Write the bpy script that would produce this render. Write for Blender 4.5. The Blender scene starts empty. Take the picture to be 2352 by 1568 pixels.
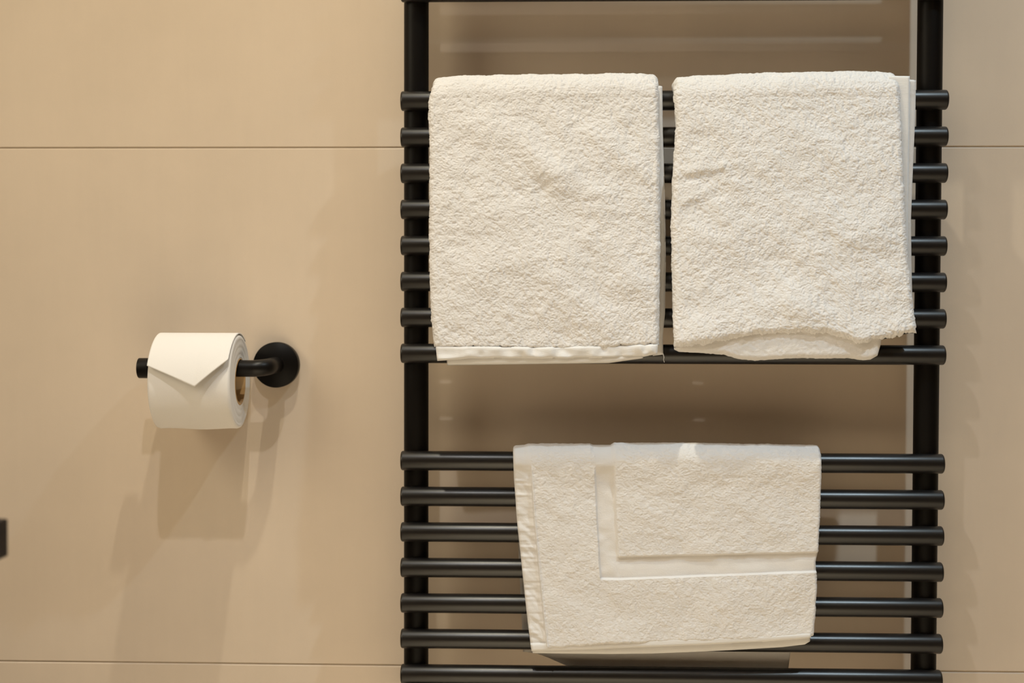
import bpy, bmesh, math, random
import numpy as np
from mathutils import Matrix, Vector

random.seed(7)
rng = np.random.default_rng(11)
scene = bpy.context.scene
COL = scene.collection

# ------------------------------------------------------------------ camera
W, H = 2352, 1568
LENS = 50.0
FPX = W * LENS / 36.0
CAM = np.array([-0.12188, -1.63741, 1.02312])
YAW, PITCH, ROLL = -0.033785, -0.028202, 0.002274
_cy, _sy, _cp, _sp = math.cos(YAW), math.sin(YAW), math.cos(PITCH), math.sin(PITCH)
FWD = np.array([_sy * _cp, _cy * _cp, _sp])
_r = np.array([_cy, -_sy, 0.0])
_u = np.cross(_r, FWD)
RIGHT = math.cos(ROLL) * _r + math.sin(ROLL) * _u
UP = -math.sin(ROLL) * _r + math.cos(ROLL) * _u
cd = bpy.data.cameras.new('camera')
cam = bpy.data.objects.new('camera', cd)
COL.objects.link(cam)
M = Matrix.Identity(4)
for i in range(3):
    M[i][0], M[i][1], M[i][2], M[i][3] = RIGHT[i], UP[i], -FWD[i], CAM[i]
cam.matrix_world = M
cd.lens = LENS
cd.sensor_width = 36.0
cd.sensor_fit = 'HORIZONTAL'
cd.clip_start = 0.01
cd.dof.use_dof = True
cd.dof.focus_distance = 1.52
cd.dof.aperture_fstop = 3.2
scene.camera = cam


def at(px, py, Y):
    """world (x, z) of a photo pixel on the vertical plane Y metres in front of the wall"""
    d = FWD + ((px - W / 2) / FPX) * RIGHT - ((py - H / 2) / FPX) * UP
    t = (-Y - CAM[1]) / d[1]
    p = CAM + t * d
    return p[0], p[2]


# ------------------------------------------------------------------ view, world, lamps
scene.view_settings.view_transform = 'Standard'
scene.view_settings.look = 'None'
scene.view_settings.gamma = 1.0
scene.view_settings.exposure = 0.14
scene.view_settings.use_curve_mapping = False
wd = bpy.data.worlds.new('world')
wd.use_nodes = True
wd.node_tree.nodes['Background'].inputs['Color'].default_value = (0.0, 0.0, 0.0, 1)
scene.world = wd

LAMP_Z = 2.285
LAMPS = [   # x, y, watt, colour, radius, beam angle
    (-0.40, -1.00, 36.0, (1.0, 1.00, 1.00), 0.015, 110),
    (-0.30, -0.455, 36.0, (1.00, 0.93, 0.74), 0.014, 104),
    (0.55, -0.67, 54.0, (0.70, 0.88, 1.00), 0.020, 112),
    (-0.75, -1.55, 440.0, (1.0, 0.97, 0.80), 0.030, 85),  # added fill: floods the floor so it bounces light upward
    (-0.35, -1.55, 440.0, (1.0, 0.97, 0.80), 0.030, 85),  # second added fill for the floor bounce
]
for i, (x, y, w, c, r, beam) in enumerate(LAMPS):
    ld = bpy.data.lights.new('downlight_or_fill', 'SPOT')
    ld.energy = w
    ld.color = c
    ld.shadow_soft_size = r
    ld.spot_size = math.radians(beam)
    ld.spot_blend = 1.0
    lo = bpy.data.objects.new('downlight_or_fill', ld)
    lo.location = (x, y, LAMP_Z)
    COL.objects.link(lo)
# added soft warm fill from the left
for nm, sx, sy, w, c, loc, rot in (('left_fill_lamp', 0.8, 0.8, 10.5, (1.0, 0.89, 0.66), (-1.5, -0.9, 1.6), (math.radians(70), 0, math.radians(-65))),):
    ld = bpy.data.lights.new(nm, 'AREA')
    ld.shape = 'RECTANGLE'
    ld.size, ld.size_y = sx, sy
    ld.energy = w
    ld.color = c
    lo = bpy.data.objects.new(nm, ld)
    lo.location = loc
    lo.rotation_euler = rot
    COL.objects.link(lo)


# ------------------------------------------------------------------ materials
def nmat(name, color, rough=0.5, spec=0.5, metallic=0.0):
    m = bpy.data.materials.new(name)
    m.use_nodes = True
    b = m.node_tree.nodes['Principled BSDF']
    b.inputs['Base Color'].default_value = (*color, 1)
    b.inputs['Roughness'].default_value = rough
    b.inputs['Specular IOR Level'].default_value = spec
    b.inputs['Metallic'].default_value = metallic
    return m, m.node_tree.nodes, m.node_tree.links, b


def noise(nt, lk, scale, detail=4.0, rough=0.55, vec=None):
    n = nt.new('ShaderNodeTexNoise')
    n.inputs['Scale'].default_value = scale
    n.inputs['Detail'].default_value = detail
    n.inputs['Roughness'].default_value = rough
    if vec is not None:
        lk.new(vec, n.inputs['Vector'])
    return n


def objvec(nt, lk, scale=(1, 1, 1)):
    tc = nt.new('ShaderNodeTexCoord')
    mp = nt.new('ShaderNodeMapping')
    mp.inputs['Scale'].default_value = scale
    lk.new(tc.outputs['Object'], mp.inputs['Vector'])
    return mp.outputs['Vector']


def mix_color(nt, lk, fac, a, b):
    r = nt.new('ShaderNodeValToRGB')
    r.color_ramp.elements[0].color = (*a, 1)
    r.color_ramp.elements[1].color = (*b, 1)
    r.color_ramp.elements[0].position = 0.3
    r.color_ramp.elements[1].position = 0.7
    lk.new(fac, r.inputs['Fac'])
    return r.outputs['Color']


def bump(nt, lk, b, height, strength, dist):
    bm_ = nt.new('ShaderNodeBump')
    bm_.inputs['Strength'].default_value = strength
    bm_.inputs['Distance'].default_value = dist
    lk.new(height, bm_.inputs['Height'])
    lk.new(bm_.outputs['Normal'], b.inputs['Normal'])


def tile_material(name, base, var=0.05):
    m, nt, lk, b = nmat(name, base, 0.55, 0.35)
    v = objvec(nt, lk)
    lo_ = tuple(c * (1 - var) for c in base)
    hi_ = tuple(min(1, c * (1 + var)) for c in base)
    n1 = noise(nt, lk, 5.0, 6, 0.6, v)
    n2 = noise(nt, lk, 1.0, 3, 0.5, objvec(nt, lk, (90, 90, 9)))
    n3 = noise(nt, lk, 700.0, 2, 0.5, v)
    mx = nt.new('ShaderNodeMath'); mx.operation = 'MULTIPLY_ADD'
    mx.inputs[1].default_value = 0.15; lk.new(n2.outputs['Fac'], mx.inputs[0])
    ms = nt.new('ShaderNodeMath'); ms.operation = 'MULTIPLY'
    ms.inputs[1].default_value = 0.85; lk.new(n1.outputs['Fac'], ms.inputs[0])
    lk.new(ms.outputs[0], mx.inputs[2])
    lk.new(mix_color(nt, lk, mx.outputs[0], lo_, hi_), b.inputs['Base Color'])
    bump(nt, lk, b, n3.outputs['Fac'], 0.12, 0.0006)
    return m


M_TILE = tile_material('beige_tile', (0.58, 0.48, 0.382))
M_FLOOR = tile_material('floor_tile', (0.60, 0.51, 0.41), 0.05)
M_DARKTILE = tile_material('dark_tile', (0.17, 0.125, 0.085), 0.08)
M_GROUT, _, _, _ = nmat('grout', (0.50, 0.42, 0.33), 0.9, 0.2)
M_CEIL, _nt, _lk, _b = nmat('white_plaster', (0.80, 0.77, 0.72), 0.9, 0.2)
bump(_nt, _lk, _b, noise(_nt, _lk, 300, 3, 0.5, objvec(_nt, _lk)).outputs['Fac'], 0.1, 0.001)


def black_metal(name, base=(0.0065, 0.0052, 0.0046), rough=0.32, spec=0.48):
    m, nt, lk, b = nmat(name, base, rough, spec)
    v = objvec(nt, lk)
    n = noise(nt, lk, 1400, 2, 0.5, v)
    bump(nt, lk, b, n.outputs['Fac'], 0.06, 0.0003)
    mr = nt.new('ShaderNodeMapRange')
    mr.inputs['To Min'].default_value = rough - 0.04
    mr.inputs['To Max'].default_value = rough + 0.06
    lk.new(noise(nt, lk, 30, 4, 0.6, v).outputs['Fac'], mr.inputs['Value'])
    lk.new(mr.outputs[0], b.inputs['Roughness'])
    return m


M_RAIL = black_metal('black_satin_powder_coat')
M_POST = black_metal('black_post_coat', (0.0030, 0.0022, 0.0017), 0.45, 0.12)
M_HOLDER = black_metal('matt_black_metal', (0.0045, 0.0035, 0.003), 0.36, 0.22)


def cloth(name, base, bstr, bscale, stretch=(1, 1, 1), sheen=0.25):
    m, nt, lk, b = nmat(name, base, 0.95, 0.15)
    b.inputs['Sheen Weight'].default_value = sheen
    b.inputs['Sheen Roughness'].default_value = 0.6
    v = objvec(nt, lk, stretch)
    n = noise(nt, lk, bscale, 3, 0.6, v)
    bump(nt, lk, b, n.outputs['Fac'], bstr, 0.0012)
    n2 = noise(nt, lk, 60, 3, 0.5, v)
    lk.new(mix_color(nt, lk, n2.outputs['Fac'], tuple(c * 0.97 for c in base), tuple(min(1, c * 1.02) for c in base)),
           b.inputs['Base Color'])
    return m


M_TERRY = cloth('white_terry', (0.655, 0.635, 0.625), 0.40, 1800, (0.35, 1, 1))
M_HEM = cloth('white_woven_hem', (0.66, 0.645, 0.635), 0.30, 500, (0.4, 1, 3))
M_PAPER, _nt, _lk, _b = nmat('toilet_paper', (0.71, 0.685, 0.665), 0.95, 0.1)
_b.inputs['Sheen Weight'].default_value = 0.1
bump(_nt, _lk, _b, noise(_nt, _lk, 900, 3, 0.6, objvec(_nt, _lk)).outputs['Fac'], 0.2, 0.0006)
M_CARD, _, _, _ = nmat('cardboard_core', (0.42, 0.26, 0.12), 0.9, 0.2)


# ------------------------------------------------------------------ mesh helpers
def mesh_obj(name, verts, quads, mat, parent=None, smooth=True, tris=None):
    verts = np.asarray(verts, dtype=np.float32)
    quads = np.asarray(quads, dtype=np.int32).reshape(-1, 4)
    me = bpy.data.meshes.new(name)
    me.vertices.add(len(verts))
    me.vertices.foreach_set('co', verts.ravel())
    idx = quads.ravel()
    starts = np.arange(0, 4 * len(quads), 4, dtype=np.int32)
    if tris is not None and len(tris):
        tris = np.asarray(tris, dtype=np.int32).reshape(-1, 3)
        starts = np.concatenate([starts, 4 * len(quads) + np.arange(0, 3 * len(tris), 3, dtype=np.int32)])
        idx = np.concatenate([idx, tris.ravel()])
    me.loops.add(len(idx))
    me.loops.foreach_set('vertex_index', idx.astype(np.int32))
    me.polygons.add(len(starts))
    me.polygons.foreach_set('loop_start', starts.astype(np.int32))
    me.update(calc_edges=True)
    me.validate()
    me.polygons.foreach_set('use_smooth', np.full(len(me.polygons), smooth, dtype=bool))
    me.materials.append(mat)
    o = bpy.data.objects.new(name, me)
    COL.objects.link(o)
    if parent is not None:
        o.parent = parent
    return o


def bm_obj(name, bm, mat, parent=None, smooth=False):
    me = bpy.data.meshes.new(name)
    bmesh.ops.recalc_face_normals(bm, faces=bm.faces)
    bm.to_mesh(me)
    bm.free()
    if smooth:
        me.polygons.foreach_set('use_smooth', np.ones(len(me.polygons), dtype=bool))
    me.materials.append(mat)
    o = bpy.data.objects.new(name, me)
    COL.objects.link(o)
    if parent is not None:
        o.parent = parent
    return o


def box(bm, lo, hi, bev=0.0, seg=2):
    r = bmesh.ops.create_cube(bm, size=1.0)
    c = [(a + b) / 2 for a, b in zip(lo, hi)]
    s = [b - a for a, b in zip(lo, hi)]
    for v in r['verts']:
        v.co = Vector([c[i] + v.co[i] * s[i] for i in range(3)])
    if bev:
        es = list({e for v in r['verts'] for e in v.link_edges})
        bmesh.ops.bevel(bm, geom=es, offset=bev, segments=seg, affect='EDGES', profile=0.5)


def grid_quads(n, m, wrap_m=False, off=0):
    """quads of an n x m vertex grid (row major)"""
    i = np.arange(n - 1)[:, None]
    mm = m if wrap_m else m - 1
    j = np.arange(mm)[None, :]
    j2 = (j + 1) % m
    a = i * m + j
    b = i * m + j2
    c = (i + 1) * m + j2
    d = (i + 1) * m + j
    return np.stack([a, b, c, d], -1).reshape(-1, 4) + off


def sweep(path, radii, seg=40):
    """tube along a 3-D path with a radius per point (closed by its radii going to ~0)"""
    path = np.asarray(path, float)
    t = np.gradient(path, axis=0)
    # repeated points (steps in radius) take the neighbouring tangent
    good = [k for k in range(len(t)) if np.linalg.norm(t[k]) > 1e-9]
    for k in range(len(t)):
        if k not in good:
            t[k] = t[min(good, key=lambda g: abs(g - k))]
    t /= np.linalg.norm(t, axis=1)[:, None]
    ref = np.array([0, 0, 1.0]) if abs(t[0][2]) < 0.9 else np.array([1.0, 0, 0])
    vs = []
    a = np.linspace(0, 2 * np.pi, seg, endpoint=False)
    n = ref
    for p, d, r in zip(path, t, radii):
        n = n - d * (n @ d)
        n /= np.linalg.norm(n)
        b = np.cross(d, n)
        vs.append(p + r * (np.cos(a)[:, None] * n + np.sin(a)[:, None] * b))
    v = np.concatenate(vs)
    return v, grid_quads(len(path), seg, True)


def rod_profile(x0, x1, r, fil, k=5):
    """axial positions / radii of a rod with filleted closed ends"""
    a = np.linspace(0, np.pi / 2, k)
    ax = [x0] + list(x0 + fil * (1 - np.cos(a)))
    rr = [1e-5] + list(r - fil + fil * np.sin(a))
    ax2 = list(x1 - fil * (1 - np.cos(a[::-1]))) + [x1]
    rr2 = list(r - fil + fil * np.sin(a[::-1])) + [1e-5]
    mid = list(np.linspace(x0 + fil, x1 - fil, 6)[1:-1])
    return np.array(ax + mid + ax2), np.array(rr + [r] * len(mid) + rr2)


def empty(name, loc, label, cat):
    o = bpy.data.objects.new(name, None)
    o.empty_display_size = 0.05
    o.location = loc
    COL.objects.link(o)
    o['label'] = label
    o['category'] = cat
    return o


def keep(o, root):
    """parent a mesh built in world space under a root empty without moving it"""
    o.parent = root
    o.matrix_parent_inverse = Matrix.Translation(root.location).inverted()
    return o


# ------------------------------------------------------------------ the room
X0, X1, YF, CEIL = -1.60, 1.55, -2.80, 2.30


def struct(o):
    o['kind'] = 'structure'
    return o


def tile_wall():
    """rows of 0.6 m tiles with bevelled lips over a recessed grout bed"""
    V, Q = [], []
    g, bv, rec = 0.0007, 0.0013, 0.0016
    zs = []
    for k in range(4):
        z0, z1 = k * 0.6, min((k + 1) * 0.6, CEIL)
        zs += [(z0 + 1e-5, rec), (z0 + g, rec), (z0 + g + 1e-5, 0.0012), (z0 + g + 0.0004, 0.0), (z1 - g - bv, 0.0), (z1 - g - 1e-5, 0.0012), (z1 - g, rec)]
    zs.append((CEIL, rec))
    xs = [X0, X1]
    n = len(zs)
    for x in xs:
        for z, y in zs:
            V.append((x, y, z))
    V = np.array(V)
    Q = [(i, n + i, n + i + 1, i + 1) for i in range(n - 1)]
    return V, Q


v, q = tile_wall()
wb = mesh_obj('wall_back', v, q, M_TILE, smooth=False)
wb.data.materials.append(M_GROUT)
for p in wb.data.polygons:
    if all(abs(wb.data.vertices[i].co.y - 0.0016) < 1e-6 for i in p.vertices):
        p.material_index = 1
struct(wb)
bm = bmesh.new(); box(bm, (X0, YF, -0.05), (X1, 0.05, 0.0)); struct(bm_obj('floor', bm, M_FLOOR))
bm = bmesh.new(); box(bm, (X0, YF, CEIL), (X1, 0.05, CEIL + 0.05)); struct(bm_obj('ceiling', bm, M_CEIL))
bm = bmesh.new(); box(bm, (X0 - 0.05, YF, 0), (X0, 0.05, CEIL)); struct(bm_obj('wall_left', bm, M_TILE))
bm = bmesh.new(); box(bm, (X1, YF, 0), (X1 + 0.05, 0.05, CEIL)); struct(bm_obj('wall_right', bm, M_DARKTILE))
bm = bmesh.new(); box(bm, (X0, YF - 0.05, 0), (X1, YF, CEIL)); struct(bm_obj('wall_front', bm, M_DARKTILE))

# ------------------------------------------------------------------ towel radiator
PITCH_R, ZT, HALF, YB, RB = 0.0396491, 1.361962, 0.29762, 0.070, 0.0108
KS = list(range(-7, 1)) + list(range(3, 11)) + list(range(13, 21))
Z_BOT = ZT - PITCH_R * 21
Z_TOP = ZT + PITCH_R * 8
rad = empty('towel_radiator', (0, -0.05, Z_BOT), 'tall black ladder towel radiator with grouped round rails on the beige tiled wall', 'radiator')


POST_X, POST_Y, POST_R = 0.2822, 0.0555, 0.0137
for xc in (-POST_X, POST_X):
    ax, rr = rod_profile(Z_BOT, Z_TOP, POST_R, 0.002)
    v, q = sweep(np.column_stack([np.full_like(ax, xc), np.full_like(ax, -POST_Y), ax]), rr, 56)
    keep(mesh_obj('post', v, q, M_POST), rad)
rail0 = None
for k in KS:
    z = ZT - PITCH_R * k
    if rail0 is None:
        ax, rr = rod_profile(-HALF, HALF, RB, 0.0022)
        v, q = sweep(np.column_stack([ax, np.zeros_like(ax), np.zeros_like(ax)]), rr, 48)
        o = rail0 = mesh_obj('rail', v, q, M_RAIL)
    else:
        o = rail0.copy()
        COL.objects.link(o)
    o.parent = rad
    o.location = (0, -YB + 0.05, z - Z_BOT)
for xc, xw in ((-POST_X, -0.2832), (POST_X, 0.2965)):
    for k in (-5, 20):
        z = ZT - PITCH_R * k
        v, q = sweep([(xw, 0.0, z), (xw, -0.0005, z), (xw, -0.005, z), (xw, -0.0055, z), (xc, -0.043, z), (xc, -0.044, z)],
                     [1e-5, 0.0105, 0.0105, 0.007, 0.007, 1e-5], 28)
        keep(mesh_obj('wall_bracket', v, q, M_RAIL), rad)


# ------------------------------------------------------------------ cloth
def splat_pile(n, m, step, density, lmin, lmax, wid, seed, flat_ori=0.0):
    """height map (0..1) of overlapping terry loops on an n x m grid with `step` metres a cell"""
    g = np.random.default_rng(seed)
    N = int(n * m * step * step * density)
    ci = g.uniform(0, n, N)
    cj = g.uniform(0, m, N)
    # neighbouring loops lie alike: orientation field from smooth noise + jitter
    fo = smooth_noise(n, m, max(4, int(0.008 / step)), seed + 5)
    ii = np.clip(ci.astype(int), 0, n - 1)
    jj = np.clip(cj.astype(int), 0, m - 1)
    th = -0.20 + (fo[ii, jj] - 0.5) * 1.7 * (1 - flat_ori) + g.normal(0, 0.28, N)
    L = g.uniform(lmin, lmax, N) / step
    Wd = wid / step * g.uniform(0.8, 1.3, N)
    hh = g.uniform(0.55, 1.0, N)
    R = int(math.ceil(lmax / step * 0.8)) + 1
    di, dj = np.meshgrid(np.arange(-R, R + 1), np.arange(-R, R + 1), indexing='ij')
    out = np.zeros((n, m), np.float32)
    ct, st = np.cos(th), np.sin(th)
    i0 = np.round(ci).astype(int)
    j0 = np.round(cj).astype(int)
    for a, b in zip(di.ravel(), dj.ravel()):
        y = i0 + a - ci
        x = j0 + b - cj
        uu = (x * ct + y * st) / (L * 0.5)
        vv = (-x * st + y * ct) / Wd
        h = hh * np.clip(1 - uu ** 2, 0, None) ** 0.5 * np.exp(-vv ** 2 * 1.2)
        ok = (h > 0.03) & (i0 + a >= 0) & (i0 + a < n)
        np.maximum.at(out, (i0[ok] + a, (j0[ok] + b) % m), h[ok])
    out = (out + np.roll(out, 1, 0) + np.roll(out, -1, 0)) / 3        # soften the loops
    return (out + np.roll(out, 1, 1) + np.roll(out, -1, 1)) / 3


def smooth_noise(n, m, cell, seed):
    g = np.random.default_rng(seed)
    a = g.uniform(0, 1, (n // cell + 4, m // cell + 4))
    yi = np.arange(n) / cell
    xi = np.arange(m) / cell
    y0 = yi.astype(int); x0 = xi.astype(int)
    fy = (yi - y0)[:, None]; fx = (xi - x0)[None, :]
    fy = fy * fy * (3 - 2 * fy); fx = fx * fx * (3 - 2 * fx)
    A = a[np.ix_(y0, x0)]; B = a[np.ix_(y0, x0 + 1)]
    C = a[np.ix_(y0 + 1, x0)]; D = a[np.ix_(y0 + 1, x0 + 1)]
    return (A * (1 - fx) + B * fx) * (1 - fy) + (C * (1 - fx) + D * fx) * fy


def poly(pts, Y, axis):
    """interpolator through photo points: axis 'x' gives x(z), 'z' gives z(x)"""
    w = np.array([at(px, py, Y) for px, py in pts])
    if axis == 'x':
        o = np.argsort(w[:, 1]); return lambda z: np.interp(z, w[o, 1], w[o, 0])
    o = np.argsort(w[:, 0]); return lambda x: np.interp(x, w[o, 0], w[o, 1])


def ridges(spec, Y):
    """soft folds: (px1,py1,px2,py2,width_px,height_mm) -> height field in metres over (x,z)"""
    R = []
    for x1, y1, x2, y2, wp, hm in spec:
        a = np.array(at(x1, y1, Y)); b = np.array(at(x2, y2, Y))
        R.append((a, b, wp * 0.00062, hm * 0.0013))

    def f(x, z):
        h = np.zeros_like(x)
        for a, b, w, hm in R:
            d = b - a
            L2 = d @ d
            t = np.clip(((x - a[0]) * d[0] + (z - a[1]) * d[1]) / L2, -0.15, 1.15)
            px = a[0] + t * d[0]; pz = a[1] + t * d[1]
            r2 = (x - px) ** 2 + (z - pz) ** 2
            h += hm * np.exp(-r2 / (w * w))
        return h
    return f


def vnoise(seed):
    g = np.random.default_rng(seed)
    T = g.uniform(-1, 1, (97, 97))

    def f(a, b):
        ia = np.floor(a).astype(int); ib = np.floor(b).astype(int)
        fa = a - ia; fb = b - ib
        fa = fa * fa * (3 - 2 * fa); fb = fb * fb * (3 - 2 * fb)
        A = T[ia % 97, ib % 97]; B = T[ia % 97, (ib + 1) % 97]; C = T[(ia + 1) % 97, ib % 97]; D = T[(ia + 1) % 97, (ib + 1) % 97]
        return (A * (1 - fb) + B * fb) * (1 - fa) + (C * (1 - fb) + D * fb) * fa
    return f


UND = vnoise(19)
LAST = {}


def drape(name, mat, left, right, top, bottom, zc, t, back_len, Yn, flare, folds, pile, step=0.0005, wave=0.0012, hug=0.0, rb=0.004,
          parent=None, edge=0.5, relief=None, back_inset=0.0, back_taper=0.0):
    """a folded cloth hung over a rail.  left/right: photo outlines of the front panel, top/bottom: photo edges.
    zc: height of the rail axis; t: cloth thickness.  Path: front bottom -> up -> over the rail -> down behind."""
    xl = poly(left, Yn, 'x'); xr = poly(right, Yn, 'x')
    zt = poly(top, Yn - 0.02, 'z'); zb = poly(bottom, Yn, 'z')
    fo = ridges(folds, Yn)
    ztop = float(np.mean([at(px, py, Yn - 0.02)[1] for px, py in top]))
    R = ztop - zc                                   # outer radius over the rail
    zbm = float(np.mean([at(px, py, Yn)[1] for px, py in bottom]))
    wm = float(np.mean([at(b[0], b[1], Yn)[0] for b in right]) - np.mean([at(b[0], b[1], Yn)[0] for b in left]))
    # --- rows along the path
    s_front = np.arange(0, zc - zbm, step)
    n_f = len(s_front)
    n_arc = int(np.pi * R / step)
    n_back = 14
    # --- columns round the cross-section
    re = t * edge                                   # rounding radius of the side edges
    n_u = int(wm / step)
    n_r = max(6, int(np.pi * re / step))
    n_in = 24
    # left rim (from inner side to the front)
    U0, UD, D, NU, ND, PL = [], [], [], [], [], []
    ang = np.linspace(np.pi, 0.5 * np.pi, n_r // 2, endpoint=False)       # quarter at left front
    for a in ang:
        U0.append(0.0); UD.append(re + re * math.cos(a)); D.append(re - re * math.sin(a)); NU.append(math.cos(a)); ND.append(math.sin(a)); PL.append(1)
    for u in np.linspace(0, 1, n_u):
        U0.append(u); UD.append(re * (1 - 2 * u)); D.append(0.0); NU.append(0.0); ND.append(1.0); PL.append(1)
    for a in np.linspace(0.5 * np.pi, 0, n_r // 2 + 1)[1:]:
        U0.append(1.0); UD.append(-re + re * math.cos(a)); D.append(re - re * math.sin(a)); NU.append(math.cos(a)); ND.append(math.sin(a)); PL.append(1)
    rem = t - re
    for a in np.linspace(0, -0.5 * np.pi, 5)[1:]:
        U0.append(1.0); UD.append(-min(re, rem) * (1 - math.cos(a))); D.append(re - rem * math.sin(a)); NU.append(math.cos(a)); ND.append(math.sin(a)); PL.append(0.5)
    for u in np.linspace(1, 0, n_in)[1:-1]:
        U0.append(u); UD.append(min(re, rem) * (1 - 2 * u)); D.append(t); NU.append(0.0); ND.append(-1.0); PL.append(0)
    for a in np.linspace(-0.5 * np.pi, -np.pi, 5)[:-1]:
        U0.append(0.0); UD.append(min(re, rem) * (1 + math.cos(a)) ); D.append(re - rem * math.sin(a)); NU.append(math.cos(a)); ND.append(math.sin(a)); PL.append(0.5)
    U0, UD, D, NU, ND, PL = map(np.array, (U0, UD, D, NU, ND, PL))
    m = len(U0)
    n = n_f + n_arc + n_back
    PH = np.zeros((n, m), np.float32)
    if pile:
        PH = splat_pile(n, m, step, *pile['splat'])
        PH = (PH - 0.5) * pile['amp'] + (smooth_noise(n, m, 8, 77) - 0.5) * pile['amp'] * 0.8 + (smooth_noise(n, m, 26, 78) - 0.5) * pile['amp'] * 0.9
    # --- positions
    vv = np.linspace(0, 1, n_f)[:, None]
    Xg = np.zeros((n, m)); Yg = np.zeros((n, m)); Zg = np.zeros((n, m))
    NY = np.zeros((n, m)); NZ = np.zeros((n, m)); TH = np.ones((n, 1))
    # front
    ztl = zc
    u_row = U0[None, :]
    # bottom edge in x first guess uses mid width
    xg0 = xl(zbm) + (xr(zbm) - xl(zbm)) * u_row
    zbot = zb(xg0)
    Zf = zbot + (ztl - zbot) * vv
    xlz = xl(Zf); xrz = xr(Zf)
    Xf = xlz + (xrz - xlz) * u_row + UD[None, :]
    drop = (zc - Zf) / max(1e-6, zc - zbm)
    base = (YB + R) + flare(drop) - hug * (1 - np.exp(-((zc - Zf) / 0.02) ** 2))
    LAST.update(base=YB + R - hug, re=re, xl=xl, xr=xr)
    att = 1 - np.exp(-((zc - Zf) / 0.02) ** 2)
    edge_att = 1 - 0.6 * np.exp(-(np.minimum(u_row, 1 - u_row) / 0.03) ** 2)
    hf = fo(Xf, Zf) * att * edge_att
    if wave:
        hf = hf + (UND(Xf / 0.030 + Zf / 0.055 + 40, Zf / 0.026 + 40) + 0.45 * UND(Xf / 0.011 + 70, Zf / 0.010 + 70)) * wave * att * edge_att
    if relief is not None:
        hr, pm = relief(Xf, Zf, u_row + 0 * Zf)
        hf = hf + hr * (1 - np.exp(-((zc - Zf) / 0.007) ** 2))
        PH[:n_f] *= pm
        PH[n_f:] *= pm[-1][None, :]
    # rounded bottom hem: inner and outer surfaces meet at the very end
    q = np.clip((Zf - zbot) / rb, 0, 1)
    pinch = 1 - np.sqrt(np.clip(1 - (1 - q) ** 2, 0, 1))
    dd = D[None, :] + (rb - D[None, :]) * pinch
    Yf = base + hf - dd + ND[None, :] * PL[None, :] * PH[:n_f] * np.clip(q * 1.5, 0.3, 1)
    Zf2 = Zf - PL[None, :] * PH[:n_f] * (1 - q) * 2.2
    Xg[:n_f] = Xf + NU[None, :] * PL[None, :] * PH[:n_f]
    Yg[:n_f] = Yf; Zg[:n_f] = Zf2
    # over the rail
    phi = np.linspace(0, np.pi, n_arc + 1)[1:][:, None]
    xlt, xrt = xl(zc), xr(zc)
    for i in range(n_arc):
        p = phi[i, 0]
        zz = zc + R * math.sin(p)
        xa = xl(zz) + (xr(zz) - xl(zz)) * U0 + UD
        if p > np.pi / 2:
            k = (p - np.pi / 2) / (np.pi / 2)
            xa = xa + back_inset * k * (1 - 2 * U0)
        scale = (zt(xa) - zc) / R
        rr_ = (R - D) * (1 + (scale - 1) * math.sin(p)) + ND * PL * PH[n_f + i]
        hblend = math.exp(-(p / 0.5) ** 2)
        Xg[n_f + i] = xa + NU * PL * PH[n_f + i]
        Yg[n_f + i] = YB + rr_ * math.cos(p) + (flare(np.zeros(1))[0]) * hblend
        Zg[n_f + i] = zc + rr_ * math.sin(p)
    for i in range(n_back):
        k = (i + 1) / n_back
        xa = xl(zc) + (xr(zc) - xl(zc)) * U0 + UD + back_inset * (1 - 2 * U0) + k * back_taper * (0.35 - 1.35 * U0)
        dk = D if i < n_back - 1 else np.full(m, t * 0.5)
        Xg[n_f + n_arc + i] = xa
        Yg[n_f + n_arc + i] = YB - (R - dk)
        Zg[n_f + n_arc + i] = zc - back_len * k * (1 - (0.10 * np.exp(-(U0 / 0.16) ** 2) if back_taper else 0.0))
    V = np.stack([Xg, -Yg, Zg], -1).reshape(-1, 3)
    Q = grid_quads(n, m, True)
    o = mesh_obj(name, V, Q, mat, parent)
    return o


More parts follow.
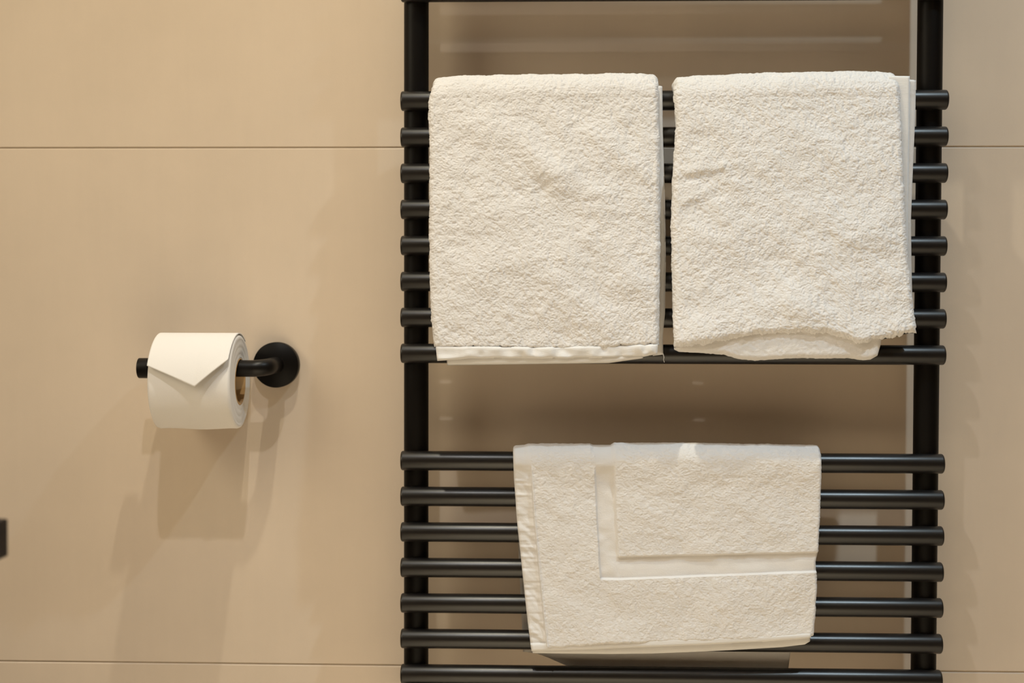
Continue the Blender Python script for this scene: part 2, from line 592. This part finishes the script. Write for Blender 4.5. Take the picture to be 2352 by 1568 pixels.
def sheet(name, mat, left, right, top, bottom, Yn, t, folds=(), pile=None, step=0.0011, relief=None, depth=None, parent=None):
    """a flat layer of cloth hanging in the plane Yn (its front face), outline from photo points"""
    xl = poly(left, Yn, 'x'); xr = poly(right, Yn, 'x')
    ztf = poly(top, Yn, 'z'); zbf = poly(bottom, Yn, 'z')
    zb0 = np.mean([at(a, b, Yn)[1] for a, b in bottom]); zt0 = np.mean([at(a, b, Yn)[1] for a, b in top])
    zm = (zb0 + zt0) / 2
    n = max(8, int((zt0 - zb0) / step)); nu = max(8, int((xr(zm) - xl(zm)) / step))
    u = np.linspace(0, 1, nu)[None, :]; v = np.linspace(0, 1, n)[:, None]
    x0 = xl(zm) + (xr(zm) - xl(zm)) * u
    Z = zbf(x0) + (ztf(x0) - zbf(x0)) * v
    X = xl(Z) + (xr(Z) - xl(Z)) * u
    h = ridges(folds, Yn)(X, Z) if folds else 0 * X
    if relief is not None:
        h = h + relief(X, Z, u + 0 * Z)[0]
    P = np.zeros((n, nu))
    if pile:
        P = (splat_pile(n, nu, step, *pile['splat']) - 0.5) * pile['amp']
    # round all four borders of the front face
    ex = np.minimum(X - xl(Z), xr(Z) - X); ez = np.minimum(Z - zbf(x0), ztf(x0) - Z)
    e = np.clip(np.minimum(ex, ez) / (t * 0.5), 0, 1)
    rnd = (1 - np.sqrt(1 - (1 - e) ** 2)) * t * 0.5
    dY = depth(X, Z) if depth is not None else 0 * X
    Yf = Yn + h + P * (0.3 + 0.7 * e) - rnd + dY
    Zo = Z - P * 0.8 * (1 - e) * (Z < (zbf(x0) + ztf(x0)) / 2)
    Yb_ = Yn - t + rnd + dY + (h * 0.5)
    F = np.stack([X, -Yf, Zo], -1).reshape(-1, 3)
    B = np.stack([X, -Yb_, Zo], -1).reshape(-1, 3)
    V = np.concatenate([F, B])
    N = n * nu
    qf = grid_quads(n, nu)
    qb = grid_quads(n, nu)[:, ::-1] + N
    ring = np.concatenate([np.arange(nu), np.arange(1, n) * nu + nu - 1, np.arange(nu - 2, -1, -1) + (n - 1) * nu, np.arange(n - 2, 0, -1) * nu])
    r2 = np.roll(ring, -1)
    qs = np.stack([ring, ring + N, r2 + N, r2], -1)
    o = mesh_obj(name, V, np.concatenate([qf, qb, qs]), mat, parent)
    return o


def ZK(k):
    return ZT - PITCH_R * k


# ---- left hand towel
YT = 0.105
PILE = lambda s: {'splat': (9.5e5, 0.0013, 0.0030, 0.00042, s), 'amp': 0.0013}
t1 = drape('hand_towel', M_TERRY,
           left=[(990, 160), (983, 215), (981, 260), (984, 330), (985, 450), (986, 560), (987, 640), (989, 700), (995, 760), (1000, 800)],
           right=[(1516, 160), (1517, 300), (1517, 450), (1516, 600), (1513, 750), (1511, 815)],
           top=[(985, 186), (996, 176), (1050, 170), (1200, 167), (1450, 164), (1516, 168)],
           bottom=[(985, 796), (1100, 797), (1250, 800), (1400, 798), (1520, 790)],
           zc=ZK(3), t=0.0195, edge=0.36, back_len=0.24, Yn=YT,
           flare=lambda d: 0.023 * d,
           folds=[(1110, 285, 1260, 385, 32, 3.2), (1255, 405, 1360, 455, 26, 2.4), (1170, 330, 1240, 420, 20, -1.8), (1380, 560, 1470, 640, 34, 2.4),
                  (1290, 660, 1370, 730, 34, 2.4), (1060, 470, 1250, 560, 50, 1.6), (1400, 330, 1500, 420, 34, 1.6), (1080, 650, 1220, 600, 40, 1.4)],
           pile=PILE(21), back_inset=0.010)
t1['label'] = 'white terry hand towel over the top left rails, its flat woven hem at the bottom'
t1['category'] = 'towel'
t1['group'] = 'white terry towels on the radiator'


def pucker(px_period, amp, seed):
    n = vnoise(seed)
    p = px_period * 0.00048

    def f(X, Z, U):
        return amp * (n(X / p + Z * 25, Z / 0.012) + 0.5 * n(X / p * 2.3, Z / 0.006 + 9)), 1.0
    return f


sheet('hem', M_HEM, left=[(998, 780), (1004, 830)], right=[(1512, 780), (1510, 830)], top=[(996, 794), (1250, 797), (1515, 789)],
      bottom=[(1000, 829), (1080, 823), (1250, 823), (1400, 822), (1480, 819), (1515, 813)], Yn=YT + 0.0150, t=0.006, relief=pucker(30, 0.0024, 3), parent=t1)
o = sheet('folded_layer', M_HEM, left=[(1020, 780), (1027, 845)], right=[(1482, 780), (1476, 845)], top=[(1020, 800), (1490, 800)],
          bottom=[(1018, 839), (1250, 836), (1400, 834), (1478, 823)], Yn=YT + 0.0120, t=0.006, parent=t1)
o = sheet('side_layer', M_HEM, left=[(1500, 190), (1500, 830)], right=[(1522, 190), (1523, 300), (1528, 450), (1530, 600), (1528, 720), (1523, 770), (1524, 815)],
          top=[(1490, 192), (1530, 196)], bottom=[(1490, 818), (1530, 814)], Yn=YT - 0.016, t=0.008, relief=pucker(60, 0.0004, 5), parent=t1)
# loose thread at the corner
th = [at(1523, 812, YT - 0.002), at(1525, 820, YT - 0.002), at(1524, 826, YT - 0.002), at(1526, 832, YT - 0.002)]
v, q = sweep([(a, -(YT - 0.002), b) for a, b in th], [0.0005, 0.0005, 0.0004, 0.0003], 8)
mesh_obj('loose_thread', v, q, M_HEM, t1)

# ---- right hand towel
t2 = drape('hand_towel', M_TERRY,
           left=[(1548, 160), (1551, 230), (1554, 290), (1546, 390), (1542, 500), (1543, 700), (1546, 800)],
           right=[(2074, 150), (2077, 300), (2080, 480), (2085, 600), (2093, 700), (2100, 768)],
           top=[(1545, 184), (1556, 175), (1600, 170), (1700, 166), (1850, 160), (1980, 159), (2060, 163), (2080, 168)],
           bottom=[(1545, 797), (1600, 790), (1717, 772), (1800, 765), (1900, 766), (1970, 787), (2040, 778), (2100, 764)],
           zc=ZK(3), t=0.0195, edge=0.36, rb=0.009, back_len=0.24, Yn=YT,
           flare=lambda d: 0.022 * d + 0.005 * np.clip(d - 0.7, 0, 1) ** 2 * 9,
           folds=[(1560, 398, 1645, 386, 9, 1.6), (1572, 462, 1625, 438, 9, 1.3), (1560, 412, 1645, 398, 9, -1.2), (1640, 745, 1800, 700, 34, 2.0), (1900, 560, 2080, 500, 40, 2.0),
                  (1800, 700, 1960, 770, 30, 2.2), (1930, 640, 2080, 640, 40, 1.4), (1700, 330, 1900, 350, 50, 1.0), (1650, 560, 1850, 480, 50, 1.2)],
           pile=PILE(35), back_inset=0.010)
t2['label'] = 'white terry hand towel over the top right rails, fluffy bottom fold curling up'
t2['category'] = 'towel'
t2['group'] = 'white terry towels on the radiator'
sheet('folded_layer', M_TERRY, left=[(1549, 700), (1549, 830)], right=[(2035, 700), (2026, 790), (2014, 832)], top=[(1540, 740), (2040, 740)],
      bottom=[(1545, 801), (1560, 808), (1620, 812), (1665, 815), (1700, 825), (1740, 829), (1830, 823), (1900, 824), (1960, 823), (1995, 828), (2012, 826), (2030, 815)],
      Yn=YT + 0.013, t=0.012, pile={'splat': (4.2e5, 0.0020, 0.0040, 0.0008, 44), 'amp': 0.0009}, parent=t2, step=0.0008)
sheet('side_layer', M_HEM, left=[(2040, 160), (2040, 770)], right=[(2091, 165), (2090, 260), (2086, 480), (2086, 600), (2094, 765)], top=[(2040, 173), (2096, 174)],
      bottom=[(2040, 770), (2100, 762)], Yn=YT - 0.014, t=0.005, parent=t2)
sheet('side_layer', M_TERRY, left=[(2050, 165), (2050, 770)], right=[(2106, 170), (2104, 260), (2098, 400), (2094, 500), (2095, 600), (2099, 765)], top=[(2050, 178), (2110, 184)],
      bottom=[(2050, 768), (2100, 760)], Yn=YT - 0.020, t=0.006, pile={'splat': (5.0e5, 0.0014, 0.0028, 0.0006, 52), 'amp': 0.0007}, parent=t2)

# ---- bath mat over the lower rails
YM = 0.088
BL = [(1177, 1010), (1180, 1100), (1187, 1200), (1200, 1320), (1212, 1430), (1222, 1505)]
BR = [(1888, 1010), (1887, 1100), (1885, 1180), (1880, 1270), (1875, 1290), (1877, 1350), (1872, 1420), (1866, 1470), (1862, 1490)]


def sstep(a, b, x):
    k = np.clip((x - a) / (b - a), 0, 1)
    return k * k * (3 - 2 * k)


ZA = [at(1400, y, YM)[1] for y in (1055, 1276, 1326)]
ZBr = [at(1880, y, YM)[1] for y in (1266, 1310)]


NV1, NV2 = vnoise(5), vnoise(6)


def mat_relief(X, Z, U):
    """1 on the terry fields, 0 on the flat woven bands"""
    e = 0.0035
    hem = 1 - sstep(0.046, 0.051, U)
    vband = sstep(0.258, 0.266, U) * (1 - sstep(0.322, 0.330, U))
    k = np.clip((U - 0.33) / 0.67, 0, 1)
    zi = ZA[1] + (ZBr[0] - ZA[1]) * k                  # bottom of the inner field
    zo = ZA[2] + (ZBr[1] - ZA[2]) * k                  # top of the lower border
    below_o = sstep(0, e * 0.6, zo - Z)
    hband = sstep(0, e * 0.6, zi - Z) * (1 - below_o) * sstep(0.258, 0.266, U)
    vband = vband * (1 - below_o)
    topband = sstep(ZA[0] - 0.001, ZA[0] + 0.003, Z) * (1 - sstep(0.285, 0.30, U))
    flat = np.clip(np.maximum.reduce([hem, vband, hband, topband]), 0, 1)
    terry = 1 - flat
    h = 0.0030 * (terry - 1)
    w = hem * (NV1(Z / 0.0062 + 2.0 * U / 0.05, U / 0.035) + 0.6 * NV1(Z / 0.0026, U / 0.05 + 7)) * 0.0010 * (1 - topband)
    p = vband * (NV2(Z / 0.017 + U * 12, U / 0.05) * 0.0011 + NV2(Z / 0.007, U / 0.03) * 0.0004) * (1 - topband)
    s = hband * NV2(X / 0.03, Z / 0.01 + 30) * 0.0007
    lip = 0.0012 * np.exp(-((U - 0.0515) / 0.004) ** 2)
    return h + w + p + s + lip, 0.10 + 0.90 * terry


t3 = drape('bath_mat', M_TERRY, left=BL, right=BR,
           top=[(1170, 1023), (1205, 1021), (1213, 1018), (1355, 1018), (1362, 1021), (1402, 1021), (1410, 1016), (1600, 1016), (1800, 1020), (1875, 1022), (1890, 1030)],
           bottom=[(1215, 1490), (1260, 1486), (1400, 1476), (1600, 1470), (1750, 1466), (1870, 1458)],
           zc=ZK(13), t=0.0068, back_len=0.240, back_taper=0.030, wave=0.0007, hug=0.0035, rb=0.0035, Yn=YM,
           flare=lambda d: 0.006 * d + 0.004 * np.clip(d - 0.75, 0, 1) ** 2 * 8,
           folds=[(1240, 1120, 1330, 1250, 40, 1.2), (1480, 1160, 1540, 1120, 40, 1.2), (1450, 1345, 1640, 1365, 40, 1.6), (1290, 1400, 1420, 1470, 40, 2.0), (1700, 1380, 1840, 1350, 50, 1.0)],
           pile={'splat': (1.1e6, 0.0012, 0.0030, 0.00036, 63, 0.85), 'amp': 0.0009}, relief=mat_relief, back_inset=0.0)
t3['label'] = 'white bath mat with flat woven frame bands over the lower rails'
t3['category'] = 'bath mat'
sheet('hem', M_HEM, left=[(1217, 1470), (1222, 1505)], right=[(1866, 1440), (1862, 1485)], top=[(1215, 1478), (1400, 1472), (1600, 1464), (1750, 1460), (1870, 1452)],
      bottom=[(1220, 1496), (1300, 1494), (1400, 1490), (1600, 1482), (1750, 1475), (1850, 1467), (1866, 1464)], Yn=YM + 0.005, t=0.005, relief=pucker(120, 0.0004, 8), parent=t3)
sheet('folded_layer', M_HEM, left=[(1221, 1460), (1223, 1510)], right=[(1866, 1430), (1861, 1495)], top=[(1215, 1470), (1870, 1450)],
      bottom=[(1220, 1502), (1300, 1503), (1400, 1504), (1500, 1503), (1600, 1499), (1700, 1494), (1800, 1488), (1850, 1482), (1866, 1472)], Yn=YM + 0.001, t=0.009, parent=t3)

M_STITCH, _, _, _ = nmat('tan_thread', (0.62, 0.50, 0.36), 0.9, 0.2)
sp = []
z_a, z_b = ZK(13) + 0.006, at(1220, 1484, YM)[1]
for z in np.linspace(z_a, z_b, 60):
    d_ = max(0.0, (ZK(13) - z) / (ZK(13) - z_b))
    x0_, x1_ = LAST['xl'](z), LAST['xr'](z)
    yy = LAST['base'] + 0.0035 * (1 - min(1.0, d_ * 8)) + 0.006 * d_ + 0.004 * max(0.0, d_ - 0.75) ** 2 * 8
    sp.append((x0_ + 0.0515 * (x1_ - x0_) + LAST['re'] * 0.9, -(yy - 0.0012), z))
v, q = sweep(sp, [0.00045] * len(sp), 8)
mesh_obj('stitching', v, q, M_STITCH, t3)

# ------------------------------------------------------------------ toilet roll holder
YH = 0.058
xf, zf = at(633, 838, 0.012)
za = at(313, 845, YH)[1]
x_end = at(319, 845, YH)[0]
hold = empty('toilet_roll_holder', (xf, 0, zf), 'matt black toilet roll holder with a round wall plate left of the radiator', 'toilet roll holder')
hold.location = (xf, 0, zf)
v, q = sweep([(xf, 0, zf), (xf, -0.0002, zf), (xf, -0.0115, zf), (xf, -0.0125, zf), (xf, -0.0126, zf)], [1e-5, 0.0262, 0.0262, 0.0255, 1e-5], 64)
keep(mesh_obj('wall_plate', v, q, M_POST), hold)
ra = 0.0094
path = [(xf, -0.010, zf), (xf, -0.03, zf), (xf, -YH + 0.016, zf)]
for a in np.linspace(0, np.pi / 2, 10)[1:]:
    path.append((xf - 0.016 * (1 - math.cos(a)), -YH + 0.016 - 0.016 * math.sin(a), zf + (za - zf) * a / (np.pi / 2)))
for x in np.linspace(xf - 0.03, x_end + 0.002, 10):
    path.append((x, -YH, za))
v, q = sweep(path, [ra] * len(path), 36)
keep(mesh_obj('arm', v, q, M_HOLDER), hold)
ax, rr = rod_profile(x_end, x_end + 0.0130, 0.0114, 0.0008)
v, q = sweep(np.column_stack([ax, np.full_like(ax, -YH), np.full_like(ax, za)]), rr, 40)
keep(mesh_obj('end_cap', v, q, M_HOLDER), hold)

# ------------------------------------------------------------------ toilet roll
RR, RC = 0.0530, 0.0256
xa, xb = at(337, 877, YH + RR)[0], at(526, 877, YH + RR)[0]
zr = za - (RC - 0.0012 - ra) + 0.0003
roll = empty('toilet_roll', (xa, -YH, zr), 'white toilet roll with its end folded to a point, hanging on the black holder', 'toilet roll')


def lathe_x(profile, seg=72):
    """closed profile of (x, radius) turned about the roll axis"""
    pr = np.array(profile)
    a = np.linspace(0, 2 * np.pi, seg, endpoint=False)
    vs = [np.column_stack([np.full(seg, x), -YH + r * np.cos(a), zr + r * np.sin(a)]) for x, r in pr]
    vs.append(vs[0])
    v = np.concatenate(vs[:-1])
    n = len(pr)
    q = []
    for i in range(n):
        i2 = (i + 1) % n
        for j in range(seg):
            j2 = (j + 1) % seg
            q.append((i * seg + j, i * seg + j2, i2 * seg + j2, i2 * seg + j))
    return v, q


pr = [(xa, RC)]
for r in np.linspace(RC + 0.0015, RR - 0.003, 10):
    pr.append((xa + 0.0004 * math.sin(r * 9000), r))
pr += [(xa + 0.0008, RR - 0.0008), (xa + 0.003, RR)] + [(xa + (xb - xa) * k, RR) for k in np.linspace(0.1, 0.9, 9)] + [(xb - 0.003, RR), (xb - 0.0008, RR - 0.0008)]
for r in np.linspace(RR - 0.003, RC + 0.0015, 10):
    pr.append((xb - 0.0004 * math.sin(r * 9000), r))
pr.append((xb, RC))
v, q = lathe_x(pr, 96)
dent = 0.0007 * np.sin(v[:, 0] * 90 + 3 * np.arctan2(v[:, 2] - zr, v[:, 1] + YH)) * (np.hypot(v[:, 2] - zr, v[:, 1] + YH) > RR - 0.001)
v[:, 2] += dent
keep(mesh_obj('paper', v, q, M_PAPER), roll)
v, q = lathe_x([(xa - 0.0005, RC - 0.0012), (xa - 0.0005, RC + 0.0004), (xb + 0.0005, RC + 0.0004), (xb + 0.0005, RC - 0.0012)], 64)
keep(mesh_obj('cardboard_core', v, q, M_CARD), roll)


def flap():
    """the loose end: over the top, down the front, folded to a point that stands off the roll"""
    nx, ns = 60, 70
    xs = np.linspace(xa + 0.001, xb - 0.0005, nx)
    tipx = at(452, 887, YH + RR)[0]
    ztip, zl, zrr = at(452, 887, YH + RR + 0.006)[1], at(338, 843, YH + RR)[1], at(540, 831, YH + RR)[1]
    zend = np.where(xs < tipx, zl + (ztip - zl) * (xs - xs[0]) / (tipx - xs[0]), ztip + (zrr - ztip) * (xs - tipx) / (xs[-1] - tipx))
    F, B = [], []
    for x, ze in zip(xs, zend):
        for k in np.linspace(0, 1, ns):
            ang_end = math.asin(max(-1, min(1, (ze - zr) / (RR + 0.001))))     # angle above horizontal on the front
            a = math.radians(125) + (ang_end - math.radians(125)) * k
            lift = 0.0014 + 0.0095 * k ** 4 * (1 - 0.55 * min(1, abs(x - tipx) / 0.06))
            for lst, off in ((F, lift), (B, max(0.0004, lift - 0.0013))):
                r = RR + off
                lst.append((x, -YH - r * math.cos(a), zr + r * math.sin(a)))
    V = np.array(F + B)
    N = nx * ns
    qf = grid_quads(nx, ns)
    ring = np.concatenate([np.arange(ns), np.arange(1, nx) * ns + ns - 1, np.arange(ns - 2, -1, -1) + (nx - 1) * ns, np.arange(nx - 2, 0, -1) * ns])
    r2 = np.roll(ring, -1)
    qs = np.stack([ring, ring + N, r2 + N, r2], -1)
    return V, np.concatenate([qf[:, ::-1], qf + N, qs[:, ::-1]])


v, q = flap()
o = keep(mesh_obj('folded_end', v, q, M_PAPER), roll)

# ------------------------------------------------------------------ washstand at the left edge
M_TOP = black_metal('black_stone_top', (0.006, 0.004, 0.0045), 0.45, 0.12)
M_WOOD, _nt, _lk, _b = nmat('dark_oak', (0.10, 0.06, 0.03), 0.6, 0.3)
_n = noise(_nt, _lk, 1.0, 5, 0.6, objvec(_nt, _lk, (6, 6, 90)))
_lk.new(mix_color(_nt, _lk, _n.outputs['Fac'], (0.07, 0.04, 0.02), (0.15, 0.09, 0.045)), _b.inputs['Base Color'])
yv = 0.53
xv, zv1 = at(19, 1190, yv)
zv0 = at(19, 1277, yv)[1]
van = empty('washstand', ((X0 + xv) / 2, -yv, 0), 'washstand corner at the far left edge with a black slab top', 'washstand')
bm = bmesh.new(); box(bm, (X0 + 0.001, -1.45, zv0), (xv, -yv, zv1), 0.0015)
keep(bm_obj('counter_top', bm, M_TOP), van)
bm = bmesh.new(); box(bm, (X0 + 0.001, -1.43, 0.0), (xv - 0.0065, -yv - 0.008, zv0), 0.002)
keep(bm_obj('cabinet', bm, M_WOOD), van)
